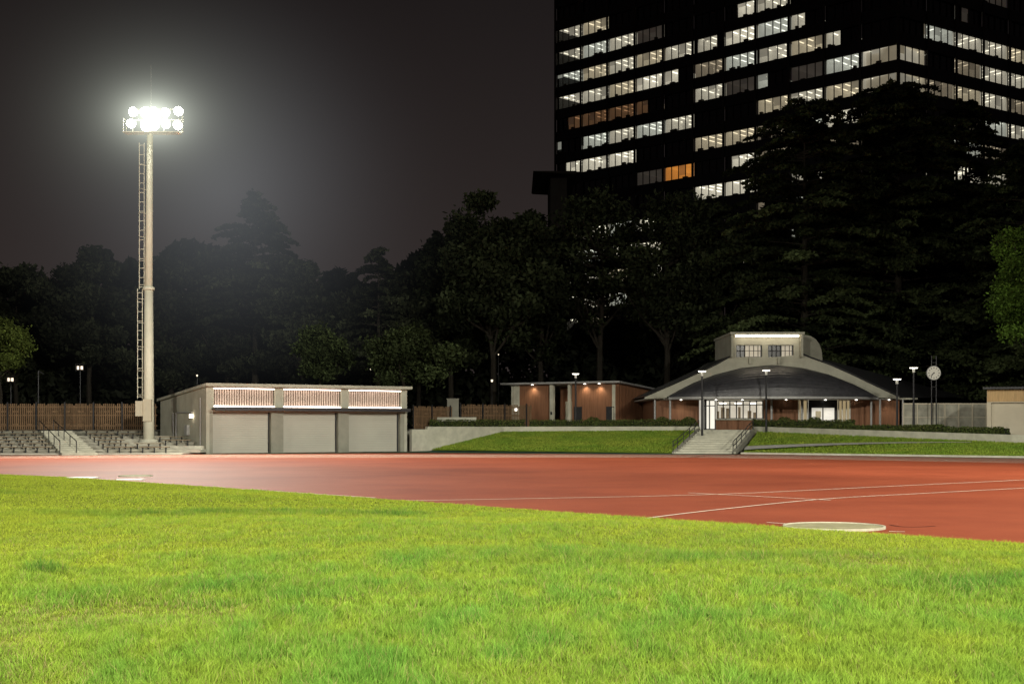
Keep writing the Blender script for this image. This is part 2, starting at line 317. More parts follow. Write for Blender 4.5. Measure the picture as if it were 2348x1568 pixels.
for sd in (0,1):
    b=MB(); pts=[]
    for f in (-.03,.12,.34,.56,.78,.96):
        x=4.5*f+(-.12 if sd==0 else 4.45+.3*f); y=17.6*f; z=max(0,1.8*f); pts.append((x,y,z)); b.cyl((x,y,z-.1),(x,y,z+.95),.035)
    for i in range(len(pts)-1):
        for hh in (.95,.6): b.cyl((pts[i][0],pts[i][1],pts[i][2]+hh),(pts[i+1][0],pts[i+1][1],pts[i+1][2]+hh),.032)
    b.build('handrail',M['dark'],root)
    b=MB()
    b.wall((-.02 if sd==0 else 4.34,0),(4.48 if sd==0 else 9.17,17.9),.0-.24 if sd else .24,0,0,.15,1.95)
    b.build('side_wall',M['conc2'],root)
def hedge(x0,y0,x1,y1,z0,z1,w=.9,label='clipped dark green hedge on the terrace wall',rnd=False,name='hedge'):
    root=empty(name,(x0,y0,z0),label=label,category='hedge' if not rnd else 'shrub',group='clipped hedges along the terrace')
    L=math.hypot(x1-x0,y1-y0); ang=math.atan2(y1-y0,x1-x0); N=int(L*(z1-z0)*700)+400
    P=np.stack([rng.uniform(0,L,N),rng.uniform(0,w,N),rng.uniform(-.1,z1-z0,N)],1)
    P[:,2]+=.10*vnoise(P[:,0],P[:,1],.5,41)-.05
    if rnd: P[:,2]*=np.sqrt(np.clip(1-((P[:,0]-L/2)/(L/2))**2,0,1))
    else:
        k=rng.random(N)<.6; P[k,1]=rng.uniform(0,.1,k.sum())
    c=np.array([.08,.11,.03])*rng.uniform(.4,1.6,(N,1)); k=rng.random(N)<.12; c[k]=[.18,.18,.06]
    leaves('foliage',P,rng.uniform(.05,.10,N),c,root); root.rotation_euler=(0,0,ang)
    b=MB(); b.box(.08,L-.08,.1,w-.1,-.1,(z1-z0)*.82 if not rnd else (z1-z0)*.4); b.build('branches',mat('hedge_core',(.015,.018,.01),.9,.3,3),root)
hedge(-7.5,119,1.2,119.2,1.9,2.72); hedge(1.6,119.2,16.6,119.2,1.9,2.7); hedge(21.9,118.9,31.2,118.9,1.9,2.72)
hedge(27.2,111.0,33.5,101.5,1.75,2.22); hedge(33.4,101.2,36.3,96.6,1.4,2.05,label='square clipped hedge at the end of the wall')
for px in (1340,1500,1560,1780,1850): hedge(sx(px,119.9),119.9,sx(px,119.9)+1.7,119.9,1.9,3.0,rnd=True,label='rounded shrub growing in the terrace hedge',name='shrub')
# ---------------------------------------------------------------- storage building
ang=math.atan2(9,14.9); ce,se=math.cos(ang),math.sin(ang); OX,OY=-23.37,100.0
def U(px):
    k=(px-1174)/F; return (k*OY-OX)/(ce-se*k)
root=empty('storage_building',(OX,OY,0),ang,label='low grey concrete equipment store with three roller shutters and lit clerestory',category='building')
Lw=17.1; D=12.2; zt=5.15
op=[(U(488),U(632)),(U(648),U(784)),(U(798),U(922))]; sh=[(U(488),U(622)),(U(650),U(776)),(U(800),U(918))]
b=MB()
def sidewall(x0,x1,z0f,z0b): b.hexa([(x0,0,0),(x1,0,0),(x1,D,0),(x0,D,0)],[(x0,0,z0f),(x1,0,z0f),(x1,D,z0b),(x0,D,z0b)])
sidewall(0,.25,zt,4.2); sidewall(Lw-.25,Lw,zt,4.2); b.box(.25,Lw-.25,D-.25,D,0,4.2)
ed=[0.25]+[e for s in sh for e in s]+[Lw-.25]
b.box(.25,Lw-.25,.003,.45,3.2,3.55)
eo=[0.25]+[e for s in op for e in s]+[Lw-.25]
for i in range(0,8,2): b.box(eo[i],eo[i+1],.003,.45,3.552,zt-.02)
b.build('wall',M['conc'],root)
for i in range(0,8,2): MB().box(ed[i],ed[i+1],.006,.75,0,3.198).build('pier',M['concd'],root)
b=MB(); b.hexa([(-.2,-.6,zt+.02),(Lw+.2,-.6,zt+.02),(Lw+.2,D+.4,4.22),(-.2,D+.4,4.22)],[(-.2,-.6,zt+.24),(Lw+.2,-.6,zt+.24),(Lw+.2,D+.4,4.42),(-.2,D+.4,4.42)])
b.build('roof',M['conc'],root)
b=MB(); b.box(op[0][0]-.1,Lw-.1,-.85,0,3.38,3.5); b.box(op[0][0]-.1,Lw-.1,-.88,-.852,3.30,3.56); b.build('canopy',M['dark'],root)
for s in sh:
    b=MB(); b.box(s[0],s[1],.50,.56,0.02,3.2); b.box(s[0],s[1],.46,.50,0.02,.12,0); b.build('roller_shutter',M['shut'],root)
    for x in (s[0],s[1]-.09): MB().box(x,x+.09,.40,.499,0,3.2).build('shutter_guide',M['dark'],root)
slat=mat('clerestory_slats',(.46,.38,.33),.6,.12,2); back=mat('clerestory_backing',(.30,.235,.19),.7,.2,2)
for s in op:
    pr=empty('clerestory_window',(0,0,0)); pr.parent=root
    z0,z1=3.6,zt-.06; b=MB(); b.box(s[0],s[1],.55,.6,z0,z1); b.build('backing',back,pr)
    b=MB(); x=s[0]+.1
    while x<s[1]-.05: b.box(x,x+.09,.40,.46,z0,z1); x+=.20
    b.build('slats',slat,pr)
    b=MB(); b.box(s[0],s[1],.05,.12,z0,z0+.08); b.build('lower_light_strip',M['led'],pr)
    b=MB(); b.box(s[0]+.05,s[1]-.05,.06,.14,z1-.11,z1-.05); b.build('upper_light_strip',M['ledu'],pr)
    b=MB()
    for x in (s[0],s[1]-.08): b.box(x,x+.08,.02,.045,z0,z1)
    b.box(s[0],s[1],.02,.045,z1-.02,z1+.03); b.build('frame',M['conc2'],pr)
for y in (1.2,7.5,8.3): b=MB(); b.cyl((-.08,y,0.1),(-.08,y,4.3 if y<5 else 3.2),.05); b.build('wall_pipe',M['steel'],root)
b=MB(); b.cyl((-.08,7.5,3.2),(-.08,3.2,3.2),.05); b.build('wall_pipe',M['steel'],root)
b=MB(); b.box(-.22,0,4.2,4.9,1.4,2.2); b.build('meter_box',M['steel'],root)
b=MB(); b.cyl((-.18,3.2,2.75),(-.18,3.2,3.05),.14,n=12); b.build('wall_lamp',M['lamp'],root)
# ---------------------------------------------------------------- spectator terrace + benches
def stx(y): return -33.2-.47*(y-96)
b=MB(); rows=[]
for i in range(6):
    y0=96+2.2*i; z=.12+.24*i; rows.append((y0,z))
    b.box(-75,-24.2 if i==0 else -23.37-.604*(max(y0,100)-100)-.02,y0,109.6,-.04 if i==0 else rows[i-1][1],z)
b.build('spectator_terrace',M['conc3'],kind='structure')
def mkbench():
    r=empty('bench',(0,0,0),label='backless timber plank bench with dark legs on the terrace',category='bench',group='rows of spectator benches')
    b=MB(); b.box(0,2.2,0,.18,.40,.46); b.box(0,2.2,.22,.40,.40,.46); a=[b.build('seat',M['benchw'],r)]
    for x in (.2,1.06,1.92): b=MB(); b.box(x,x+.08,.04,.36,.34,.398); b.box(x,x+.08,.15,.23,0,.34); a.append(b.build('leg',M['dark'],r))
    return r,a
B0,BP=mkbench(); first=True
def place_bench(x,y,z):
    global first
    if first: B0.location=(x,y,z); first=False; return
    r=B0.copy(); r.location=(x,y,z); COL.objects.link(r)
    for p in BP: q=p.copy(); q.parent=r; COL.objects.link(q)
for i,(y0,z) in enumerate(rows):
    yy=y0+1.0
    x=stx(yy)-2.7
    while x>-.40*yy-1.5: place_bench(x,yy,z); x-=2.6
    x=stx(yy)+3.4
    lim=(-23.37-.604*(yy-100) if yy>100 else -24.0)-2.4
    while x<lim:
        if not(-30.6<x+1.1<-27.2 and 101<yy<106): place_bench(x,yy,z)
        x+=2.6
root=empty('terrace_stairs',(-30,96,0),label='pale concrete stair between the bench rows with dark handrails',category='stairs')
def tl(x,y,z): return (x+30,y-96,z)
b=MB(); n=12
for i in range(n):
    y=94.5+14.9*i/n; z=1.72*(i+1)/n+.02
    q=[(stx(y),y),(stx(y)+2.6,y),(stx(109.6)+2.6,109.55),(stx(109.6),109.55)]
    b.hexa([tl(a,c,-.02) for a,c in q],[tl(a,c,z) for a,c in q])
b.build('steps',M['conc2'],root)
for off in (-.1,1.1):
    b=MB(); P=[(stx(y)+off,y,1.72*max(0,(y-94.5)/14.9)) for y in (95,98.5,102,105.5,109)]
    for p in P: b.cyl(tl(p[0],p[1],p[2]-.05),tl(p[0],p[1],p[2]+.95),.035)
    for i in range(4): b.cyl(tl(P[i][0],P[i][1],P[i][2]+.95),tl(P[i+1][0],P[i+1][1],P[i+1][2]+.95),.035)
    b.build('handrail',M['dark'],root)
def fence(x0,y0,x1,y1,z,h,label):
    L=math.hypot(x1-x0,y1-y0); r=empty('wooden_fence',(x0,y0,z),math.atan2(y1-y0,x1-x0),label=label,category='fence')
    b=MB(); x=.05
    while x<L-.05:
        hh=h-(.12 if int(x/.17)%7==3 else 0); b.box(x,x+.10,0,.04,.12,hh-.02*random.random()); x+=.17
    for zz in (.4,h*.55,h-.35): b.box(0,L,.042,.1,zz,zz+.12)
    x=.4
    while x<L-.9: b.box(x,x+.5,-.05,-.003,h-.75,h-.62); b.box(x,x+.5,-.05,-.003,.5,.62); x+=1.1
    b.build('slats',M['woodf'],r)
    x=0
    while x<=L+.01: b=MB(); b.box(x-.06,x+.06,-.12,-.052,-.1,h+.12); b.build('post',M['dark'],r); x+=2.45
fence(-75,112,-30.4,112,1.7,2.35,'tall brown timber slat fence with dark posts behind the benches')
fence(-9.0,118.5,-5.6,122.5,1.75,2.2,'brown timber slat fence beside the grey store')
fence(-5.0,126,2.0,130,1.75,2.5,'brown timber slat fence beside the restroom building')
b=MB(); b.box(-6.2,-5.1,125,125.7,1.7,4.7); b.box(-6.25,-5.05,124.95,125.75,4.7,4.78); b.build('gate_pillar',M['concd'],label='square concrete gate pillar between timber fences',category='pillar')
# ---------------------------------------------------------------- floodlight mast
FX,FY=sx(341,104),104.0; FZ=.9
root=empty('floodlight_mast',(FX,FY,FZ),label='tall cream floodlight mast with a blazing lamp cluster and caged ladder',category='floodlight')
b=MB(); b.cyl((0,0,0),(0,0,12.0),.43,.34,20); b.cyl((0,0,12.0),(0,0,12.25),.46,.46,20); b.cyl((0,0,12.25),(.1,0,24.3),.30,.24,20); b.build('pole',M['pole'],root,smooth=True)
b=MB(); b.cyl((0,0,-.6),(0,0,.18),.75,.75,20); b.build('footing',M['conc2'],root)
b=MB(); b.box(-.85,-.3,-.75,-.2,2.0,3.2); b.box(-.3,.35,-.6,-.3,1.6,3.35); b.build('control_box',M['beige'],root)
b=MB()
for (za,zb,xo) in ((3.4,12.1,-.68),(12.1,23.7,-.54)):
    for x in (xo-.19,xo+.19): b.cyl((x,-.05,za),(x,-.05,zb),.032,n=6)
    z=za+.15
    while z<zb: b.cyl((xo-.19,-.05,z),(xo+.19,-.05,z),.022,n=5); z+=.75
    z=za+.3
    while z<zb:
        b.cyl((xo+.19,0,z),(-.1,0,z),.025,n=5)
        pts=[(xo-.19+.19*(1-math.cos(t)),-.05-.3*math.sin(t),z) for t in np.linspace(0,math.pi,6)]
        for i in range(5): b.cyl(pts[i],pts[i+1],.02,n=4)
        z+=1.9
b.build('ladder',M['pole'],root)
zc=sz(274,104)-FZ
b=MB()
for zz in (zc-.95,zc+.0,zc+.85): b.box(-1.5,2.7,.22,.30,zz-.03,zz+.03)
for x in (-1.4,.1,1.1,2.55): b.box(x,x+.06,.31,.37,zc-1.0,zc+.9)
b.box(-1.95,2.5,-.5,.6,zc-1.12,zc-1.07); b.cyl((-1.9,-.4,zc-1.1),(-1.9,-.4,zc+.0),.025); b.cyl((-1.9,-.4,zc+.0),(-1.9,.4,zc+.0),.025); b.cyl((-1.9,.4,zc-1.1),(-1.9,.4,zc),.025)
b.cyl((.1,.1,24.0),(.1,.3,zc+.9),.12,.10,10)
b.build('lamp_frame',M['pole'],root)
b=MB(); b.cyl((.1,.3,zc+.9),(.1,.3,sz(148,104)-FZ),.03,.012,n=6); b.build('lightning_rod',M['steel'],root)
for zz,xs_ in ((zc+.52,(-1.15,-.10,.50,1.4,2.45)),(zc-.46,(-1.25,-.1,.40,1.45,2.4))):
    for x in xs_:
        dv=Vector((.18+random.uniform(-.25,.25),-1,-.38)).normalized(); p=Vector((x,-.25+random.uniform(-.1,.1),zz+random.uniform(-.08,.08)))
        l=empty('lamp',(0,0,0)); l.parent=root; k_=1.3 if -.5<x<1 else random.uniform(.9,1.1)
        b=MB(); b.cyl(p+dv*-.35,p+dv*.1,.16,.36*k_,16); b.cyl(p+dv*-.34,(x,.25,zz-.1),.05,n=6); b.build('housing',M['steel'],l)
        b=MB(); b.cyl(p+dv*.11,p+dv*.15,.34*k_,.34*k_,16); b.build('lens',M['lens'],l)
def haze(name,c,R,expr,col,step):  # self-emitting sphere; floodlight scattered in mist is put into its emission
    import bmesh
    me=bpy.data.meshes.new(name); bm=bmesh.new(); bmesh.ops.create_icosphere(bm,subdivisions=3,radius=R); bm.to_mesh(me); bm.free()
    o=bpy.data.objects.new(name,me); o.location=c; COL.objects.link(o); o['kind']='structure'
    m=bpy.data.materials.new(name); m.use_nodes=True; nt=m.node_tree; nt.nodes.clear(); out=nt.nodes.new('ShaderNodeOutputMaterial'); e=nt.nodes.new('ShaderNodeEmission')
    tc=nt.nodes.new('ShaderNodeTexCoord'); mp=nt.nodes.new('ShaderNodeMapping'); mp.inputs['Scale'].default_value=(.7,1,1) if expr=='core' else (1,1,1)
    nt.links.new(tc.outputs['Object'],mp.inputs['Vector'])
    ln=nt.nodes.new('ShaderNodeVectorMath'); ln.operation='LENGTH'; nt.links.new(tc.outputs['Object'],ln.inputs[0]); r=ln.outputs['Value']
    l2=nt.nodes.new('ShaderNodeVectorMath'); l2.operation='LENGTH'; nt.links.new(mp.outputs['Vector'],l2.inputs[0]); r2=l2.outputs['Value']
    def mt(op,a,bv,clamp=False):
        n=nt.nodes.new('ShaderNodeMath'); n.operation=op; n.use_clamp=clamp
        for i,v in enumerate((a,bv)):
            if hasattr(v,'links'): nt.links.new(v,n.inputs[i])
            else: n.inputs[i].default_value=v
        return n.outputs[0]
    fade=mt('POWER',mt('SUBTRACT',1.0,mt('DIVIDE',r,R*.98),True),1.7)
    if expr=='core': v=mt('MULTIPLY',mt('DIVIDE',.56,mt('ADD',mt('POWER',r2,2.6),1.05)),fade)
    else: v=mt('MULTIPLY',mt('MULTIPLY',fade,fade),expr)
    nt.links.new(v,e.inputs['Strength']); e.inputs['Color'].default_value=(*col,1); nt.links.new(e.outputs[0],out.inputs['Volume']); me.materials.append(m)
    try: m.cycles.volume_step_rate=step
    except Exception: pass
haze('lamp_halo_glow',(FX+.5,FY-.6,sz(272,104)),20.,'core',(.93,1.0,.84),.3)  # painted halo around the lamp cluster, emitted by the volume itself
haze('haze_glow_volume',(sx(520,128),128,sz(440,128)),30.,.0066,(.87,.93,1.0),.6)  # painted haze glow over the left trees, emitted by the volume itself
# ---------------------------------------------------------------- restroom building
A=Vector((0.0,136.0)); a2=math.atan2(-6,10.6)
root=empty('restroom_building',(A.x,A.y,1.8),a2,label='low flat roofed building with timber cladding and soffit downlights',category='building')
LL=12.18; DD=9.5; H=4.75
b=MB(); b.hexa([(-.9,-.9,H-.12),(LL+.5,-.9,H-.12),(LL+.5,DD+.5,H-.72),(-.9,DD+.5,H-.72)],[(-.9,-.9,H+.06),(LL+.5,-.9,H+.06),(LL+.5,DD+.5,H-.54),(-.9,DD+.5,H-.54)]); b.build('roof',M['steel'],root)
b=MB(); b.hexa([(LL-.2,0,0),(LL,0,0),(LL,DD,0),(LL-.2,DD,0)],[(LL-.2,0,H-.16),(LL,0,H-.16),(LL,DD,H-.75),(LL-.2,DD,H-.75)])
for y in np.arange(.3,DD,.35): b.box(LL+.003,LL+.08,y,y+.1,0,H-.3-.6*y/DD-.05)
b.build('slatted_side_wall',M['wood'],root)
for q in ((0,.15,0,DD,0,3.9),(.16,LL-.21,DD-.2,DD,0,3.9),(.9,4.3,0,.2,0,H-.2),(7.0,LL-.21,0,.2,0,H-.2),(4.3,7.0,2.6,2.8,0,H-.4)): MB().box(*q).build('timber_wall',M['wood'],root)
for q in ((.15,.9,.0,.2,0,H-.2),(4.55,4.95,-.25,.15,0,H-.2),(6.6,6.85,-.2,.2,0,H-.2),(5.0,6.55,2.4,2.58,0,2.9),(LL-.7,LL-.35,-.06,-.003,0,H-.25),(-.05,.12,-.06,-.003,0,H-.25)): MB().box(*q).build('column',M['conc2'],root)
for x in (7.3,10.9): b=MB(); b.box(x,x+.75,-.03,-.003,0,2.2); b.box(x-.07,x,-.06,-.003,0,2.3); b.box(x+.75,x+.82,-.06,-.003,0,2.3); b.box(x,x+.75,-.06,-.003,2.2,2.3); b.build('door',M['dark'],root)
for x,y in ((2.6,-.35),(5.7,1.2),(8.6,-.35),(10.2,-.35)):
    b=MB(); b.cyl((x,y,H-.19),(x,y,H-.14),.12,n=12); b.build('downlight',M['lampw'],root)
b=MB(); b.box(.35,.6,-.12,-.02,1.9,2.2); b.build('wall_lamp',M['lampw'],root)
for q in ((5.3,5.5,2.3,2.38,1.3,1.6),(4.65,4.85,-.27,-.252,1.5,1.8)): MB().box(*q).build('sign_plate',M['dark'],root)
def plight(name,loc,P,col,r=.1,rot=None,spot=None,blend=.5):
    l=bpy.data.lights.new(name,'SPOT' if spot else 'POINT'); l.energy=P; l.color=col; l.shadow_soft_size=r
    if spot: l.spot_size=math.radians(spot); l.spot_blend=blend
    o=bpy.data.objects.new(name,l); o.location=loc; COL.objects.link(o)
    if rot is not None: o.rotation_euler=(Vector(rot)-Vector(loc)).to_track_quat('-Z','Y').to_euler()
    return o
def loc2w(A,ang,x,y,z): c,s=math.cos(ang),math.sin(ang); return (A[0]+c*x-s*y,A[1]+s*x+c*y,z)
for x,y in ((2.6,-.35),(5.7,1.2),(8.6,-.35),(10.2,-.35)):
    p=loc2w((A.x,A.y),a2,x,y,1.8+H-.25); plight('downlight_beam',p,150,(1,.82,.6),.12,(p[0],p[1],0),130,.9)
# ---------------------------------------------------------------- pavilion
DP=122.0
def PX(px,d=DP): return (px-1174)*d/F
def PZ(py,d=DP): return 2+(980-py)*d/F
root=empty('pavilion',(PX(1768),DP,1.8),label='wide pavilion with curved dark roof, concrete gable and raised lit monitor',category='building')
ox,oy,oz=PX(1768),DP,1.8
def L(px,py,d=DP): return (PX(px,d)-ox,d-oy,PZ(py,d)-oz)
outer=[(1478,911),(1505,899),(1540,884),(1580,866),(1620,848),(1650,833),(1674,819),(1674,819.5),(1838,819),(1838,813),(1860,822),(1900,836),(1950,858),(2000,882),(2062,911)]
arch=[(1530,912),(1555,898),(1590,880),(1640,861),(1700,846),(1770,839),(1840,846),(1900,861),(1950,881),(1980,896),(2007,911)]
def interp(P,x): return float(np.interp(x,[p[0] for p in P],[p[1] for p in P]))
xs_=sorted(set([p[0] for p in outer+arch])); b=MB()
for x0,x1 in zip(xs_[:-1],xs_[1:]):
    if x1-x0<.1: continue
    def lowy(x): return interp(arch,x) if 1530<=x<=2007 else 914
    f=[L(x0+.01,lowy(x0)),L(x1,lowy(x1)),L(x1,interp(outer,x1)),L(x0+.01,interp(outer,x0+.01))]
    bk=[(p[0],.6,p[2]) for p in f]; b.hexa(f,bk)
b.build('gable',M['conc'],root)
b=MB()
for x0,x1 in zip([p[0] for p in outer[:-1]],[p[0] for p in outer[1:]]):
    y0,y1=interp(outer,x0),interp(outer,x1)
    if 1674<=x0<1838: continue
    a_=L(x0,y0-1.5); c_=L(x1,y1-1.5); b.hexa([a_,c_,(c_[0],14,c_[2]),(a_[0],14,a_[2])],[(a_[0],-.12,a_[2]+.1),(c_[0],-.12,c_[2]+.1),(c_[0],14,c_[2]+.1),(a_[0],14,a_[2]+.1)])
b.build('roof',M['tile'],root)
b=MB(); q=[L(1845,812,126),L(2062,909,124.5),L(2205,907,140),L(1885,822,141)]; b.hexa([(x,y,z-.15) for x,y,z in q],q)
b.build('side_roof',M['tile'],root)
b=MB(); n=60; rowsn=26; grid=[]
for i in range(n+1):
    x=1530+(2007-1530)*i/n; yt=interp(arch,x); tcur=[]; ye=911
    for j in range(rowsn+1):
        t=j/rowsn; d=DP-.05-4.6*math.sin(t*math.pi/2)*max(.05,(1-((x-1768)/240)**2))**.5
        Z2=PZ(ye)-oz+(PZ(yt)-PZ(ye))*math.cos(t*math.pi/2)**.8
        tcur.append((PX(x)-ox,d-oy,Z2+ (.035 if j%2 else 0)))
    grid.append(tcur)
for i in range(n):
    for j in range(rowsn): b.quad([grid[i][j],grid[i][j+1],grid[i+1][j+1],grid[i+1][j]])
b.build('curved_roof',M['tile'],root)
b=MB()
for i in range(n):
    p=grid[i][-1]; q=grid[i+1][-1]; b.hexa([(p[0],p[1]-.05,p[2]-.22),(q[0],q[1]-.05,q[2]-.22),(q[0],q[1]+.1,q[2]-.22),(p[0],p[1]+.1,p[2]-.22)],[(p[0],p[1]-.05,p[2]-.01),(q[0],q[1]-.05,q[2]-.01),(q[0],q[1]+.1,q[2]-.01),(p[0],p[1]+.1,p[2]-.01)])
b.build('gutter',M['steel'],root)
b=MB()
for i in range(len(arch)-1):
    p=L(*arch[i]); q=L(*arch[i+1]); b.cyl((p[0],-.1,p[2]),(q[0],-.1,q[2]),.10,n=6)
b.build('roof_edge_trim',M['dark'],root)
zs=PZ(914)-oz
b=MB(); b.box(L(1480,0)[0],L(2060,0)[0],.62,12,zs-.06,zs); b.build('soffit',M['white'],root)
zw=zs-.08; FWY=1.2
def wx(px): return PX(px,DP+FWY)-ox
for a_,c_ in ((1500,1603),(1752,1830),(1951,2062)): MB().box(wx(a_),wx(c_),FWY,FWY+.2,0,zw).build('timber_wall',M['wood'],root)
MB().box(wx(1642),wx(1752),FWY,FWY+.2,0,.95).build('timber_wall',M['wood'],root)
for a_ in (1500,2059): MB().box(wx(a_),wx(a_+3),FWY+.2,12.79,0,zw).build('timber_wall',M['wood'],root)
b=MB(); b.box(wx(1500),wx(2062),12.8,13,0,zw); b.build('rear_wall',M['conc'],root)
def glazed(name,a_,c_,z0,z1,n,m,fr,dpt=3.0,tr=None):
    pr=empty(name,(0,0,0)); pr.parent=root
    b=MB(); x0,x1=wx(a_),wx(c_); b.box(x0,x0+.09,FWY-.02,FWY+.06,z0,z1); b.box(x1-.09,x1,FWY-.02,FWY+.06,z0,z1); b.box(x0+.09,x1-.09,FWY-.02,FWY+.06,z1-.09,z1); b.box(x0+.09,x1-.09,FWY-.02,FWY+.06,z0,z0+.09)
    for k in range(1,n): x=x0+(x1-x0)*k/n; b.box(x-.05,x+.05,FWY-.01,FWY+.05,z0+.09,z1-.09)
    if tr: b.box(x0+.09,x1-.09,FWY-.005,FWY+.045,tr,tr+.08)
    b.build('frame',fr,pr)
    b=MB(); b.quad([(x0,FWY+dpt,z0),(x1,FWY+dpt,z0),(x1,FWY+dpt,z1),(x0,FWY+dpt,z1)]); b.quad([(x0,FWY+.1,z1),(x1,FWY+.1,z1),(x1,FWY+dpt,z1),(x0,FWY+dpt,z1)]); b.quad([(x0,FWY+.1,z0),(x1,FWY+.1,z0),(x1,FWY+dpt,z0),(x0,FWY+dpt,z0)]); b.quad([(x0,FWY+.1,z0),(x0,FWY+.1,z1),(x0,FWY+dpt,z1),(x0,FWY+dpt,z0)]); b.quad([(x1,FWY+.1,z0),(x1,FWY+.1,z1),(x1,FWY+dpt,z1),(x1,FWY+dpt,z0)])
    b.build('interior',m,pr); return pr
glazed('entrance_door',1613,1641,0,zw,2,M['roomw'],M['dark'],tr=2.2)
glazed('window',1643,1750,1.0,zw-.05,7,M['room'],M['dark'],tr=2.3)
glazed('window',1831,1852,0,zw,2,M['amber'],M['white']); glazed('window',1922,1950,0,zw,3,M['amber'],M['white'])
pr=glazed('double_door',1854,1920,0,zw,2,M['roomw'],M['dark'],.15)
b=MB(); b.box(wx(1870),wx(1882),FWY-.06,FWY-.03,1.1,1.75); b.build('notice_sheet',mat('paper_notice',(.5,.45,.32),.8,.2,8),pr)
b=MB(); b.box(wx(1854),wx(1920),FWY-.03,FWY-.021,zw-.75,zw); b.box(wx(1854),wx(1861),FWY-.03,FWY-.021,0,zw-.75); b.box(wx(1913),wx(1920),FWY-.03,FWY-.021,0,zw-.75); b.build('dark_surround',M['dark'],pr)
b=MB(); b.box(wx(1640),wx(1752),FWY-.35,FWY,.92,.99); b.build('counter',M['conc2'],root)
for px in (1650,1660,1672,1700,1722,1735): b=MB(); b.box(wx(px),wx(px+random.uniform(4,8)),FWY+1.5,FWY+1.8,1.0,random.uniform(1.4,2.2)); b.build('interior_cabinet',M['benchw'],root)
for px in (1655,1690,1725): MB().box(wx(px),wx(px+14),FWY+1.,FWY+1.2,zw-.35,zw-.28).build('ceiling_light',M['lampw'],root)
for px in (1500,1531,1603,1611,1760,1828,1985,2005,2066):
    yy=FWY-1.9 if 1525<px<2010 else FWY-.6
    b=MB(); b.cyl((wx(px),yy,0),(wx(px),yy,zs-.06),.10,n=10); b.build('column',M['steel'] if px!=1611 else M['dark'],root)
for px in (1560,1640,1700,1800,1890,1960,2035):
    b=MB(); X=wx(px); b.cyl((X,FWY-.5,zs-.12),(X,FWY-.5,zs-.07),.1,n=10); b.build('downlight',M['lampw'],root)
for px in (1560,1700,1890,2035): p=(ox+wx(px),oy+.3,oz+zs-.2); plight('soffit_beam',p,70,(1,.88,.7),.15,(p[0],p[1],0),140,.9)
mo=empty('roof_monitor',(0,0,0)); mo.parent=root
x0,x1=L(1674,0)[0],L(1838,0)[0]; zb=PZ(822)-oz; ztp=PZ(768)-oz
w=[(L(1688,0)[0],L(1748,0)[0]),(L(1761,0)[0],L(1820,0)[0])]; wz0,wz1=PZ(821)-oz+.1,PZ(791)-oz
b=MB()
b.box(x0,w[0][0],-.02,.5,zb,ztp); b.box(w[0][1],w[1][0],-.02,.5,zb,ztp); b.box(w[1][1],x1,-.02,.5,zb,ztp)
for a_,c_ in w: b.box(a_,c_,-.02,.5,zb,wz0); b.box(a_,c_,-.02,.5,wz1,ztp)
b.box(x0,x0+.3,.5,9,zb,ztp); b.box(x1-.3,x1,.5,9,zb,ztp); b.box(x0+.3,x1-.3,8.7,9,zb,ztp)
b.box(x0,x0+.18,-.7,-.02,zb+.1,ztp); b.box(x1-.18,x1,-.7,-.02,zb+.1,ztp)
b.box(L(1716,0)[0],L(1722,0)[0],-.35,-.02,zb-.5,zb+.1); b.box(L(1782,0)[0],L(1788,0)[0],-.35,-.02,zb-.5,zb+.1)
b.build('wall',M['conc'],mo)
b=MB(); b.box(x0-.1,x1+.1,-.85,9.2,ztp,ztp+.22); b.build('roof',M['conc'],mo)
b=MB(); b.box(x0+.4,x1-.4,-.72,-.6,ztp-.2,ztp-.06); b.build('light_strip',emit('monitor_light',(1,.85,.66),9),mo)
for k,(a_,c_) in enumerate(w):
    pr=empty('window',(0,0,0)); pr.parent=mo
    b=MB(); b.box(a_,c_,.3,.34,wz0,wz1); b.build('pane',M['glassd'],pr)
    s0=a_+(c_-a_)*(.35 if k==0 else .55); b=MB(); b.box(s0,c_-.15,.22,.28,wz0+.05,wz1-.05); b.build('curtain',M['amber'],pr)
    b=MB()
    for j in range(6): x=a_+(c_-a_)*j/6; b.box(x,x+.05,.1,.16,wz0,wz1)
    b.box(a_,c_,.08,.098,wz0+(wz1-wz0)*.5,wz0+(wz1-wz0)*.5+.05); b.build('frame',M['dark'],pr)
b=MB(); pr=[(1838,768),(1848,768),(1860,771),(1871,778),(1879,789),(1884,803),(1886,826),(1838,826)]
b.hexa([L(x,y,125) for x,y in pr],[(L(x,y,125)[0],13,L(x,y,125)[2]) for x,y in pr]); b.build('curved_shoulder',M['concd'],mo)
b=MB(); b.box(L(2062,0)[0],L(2112,0)[0],1,9,zs-.05,zs+.1); b.build('side_canopy',M['conc2'],root)
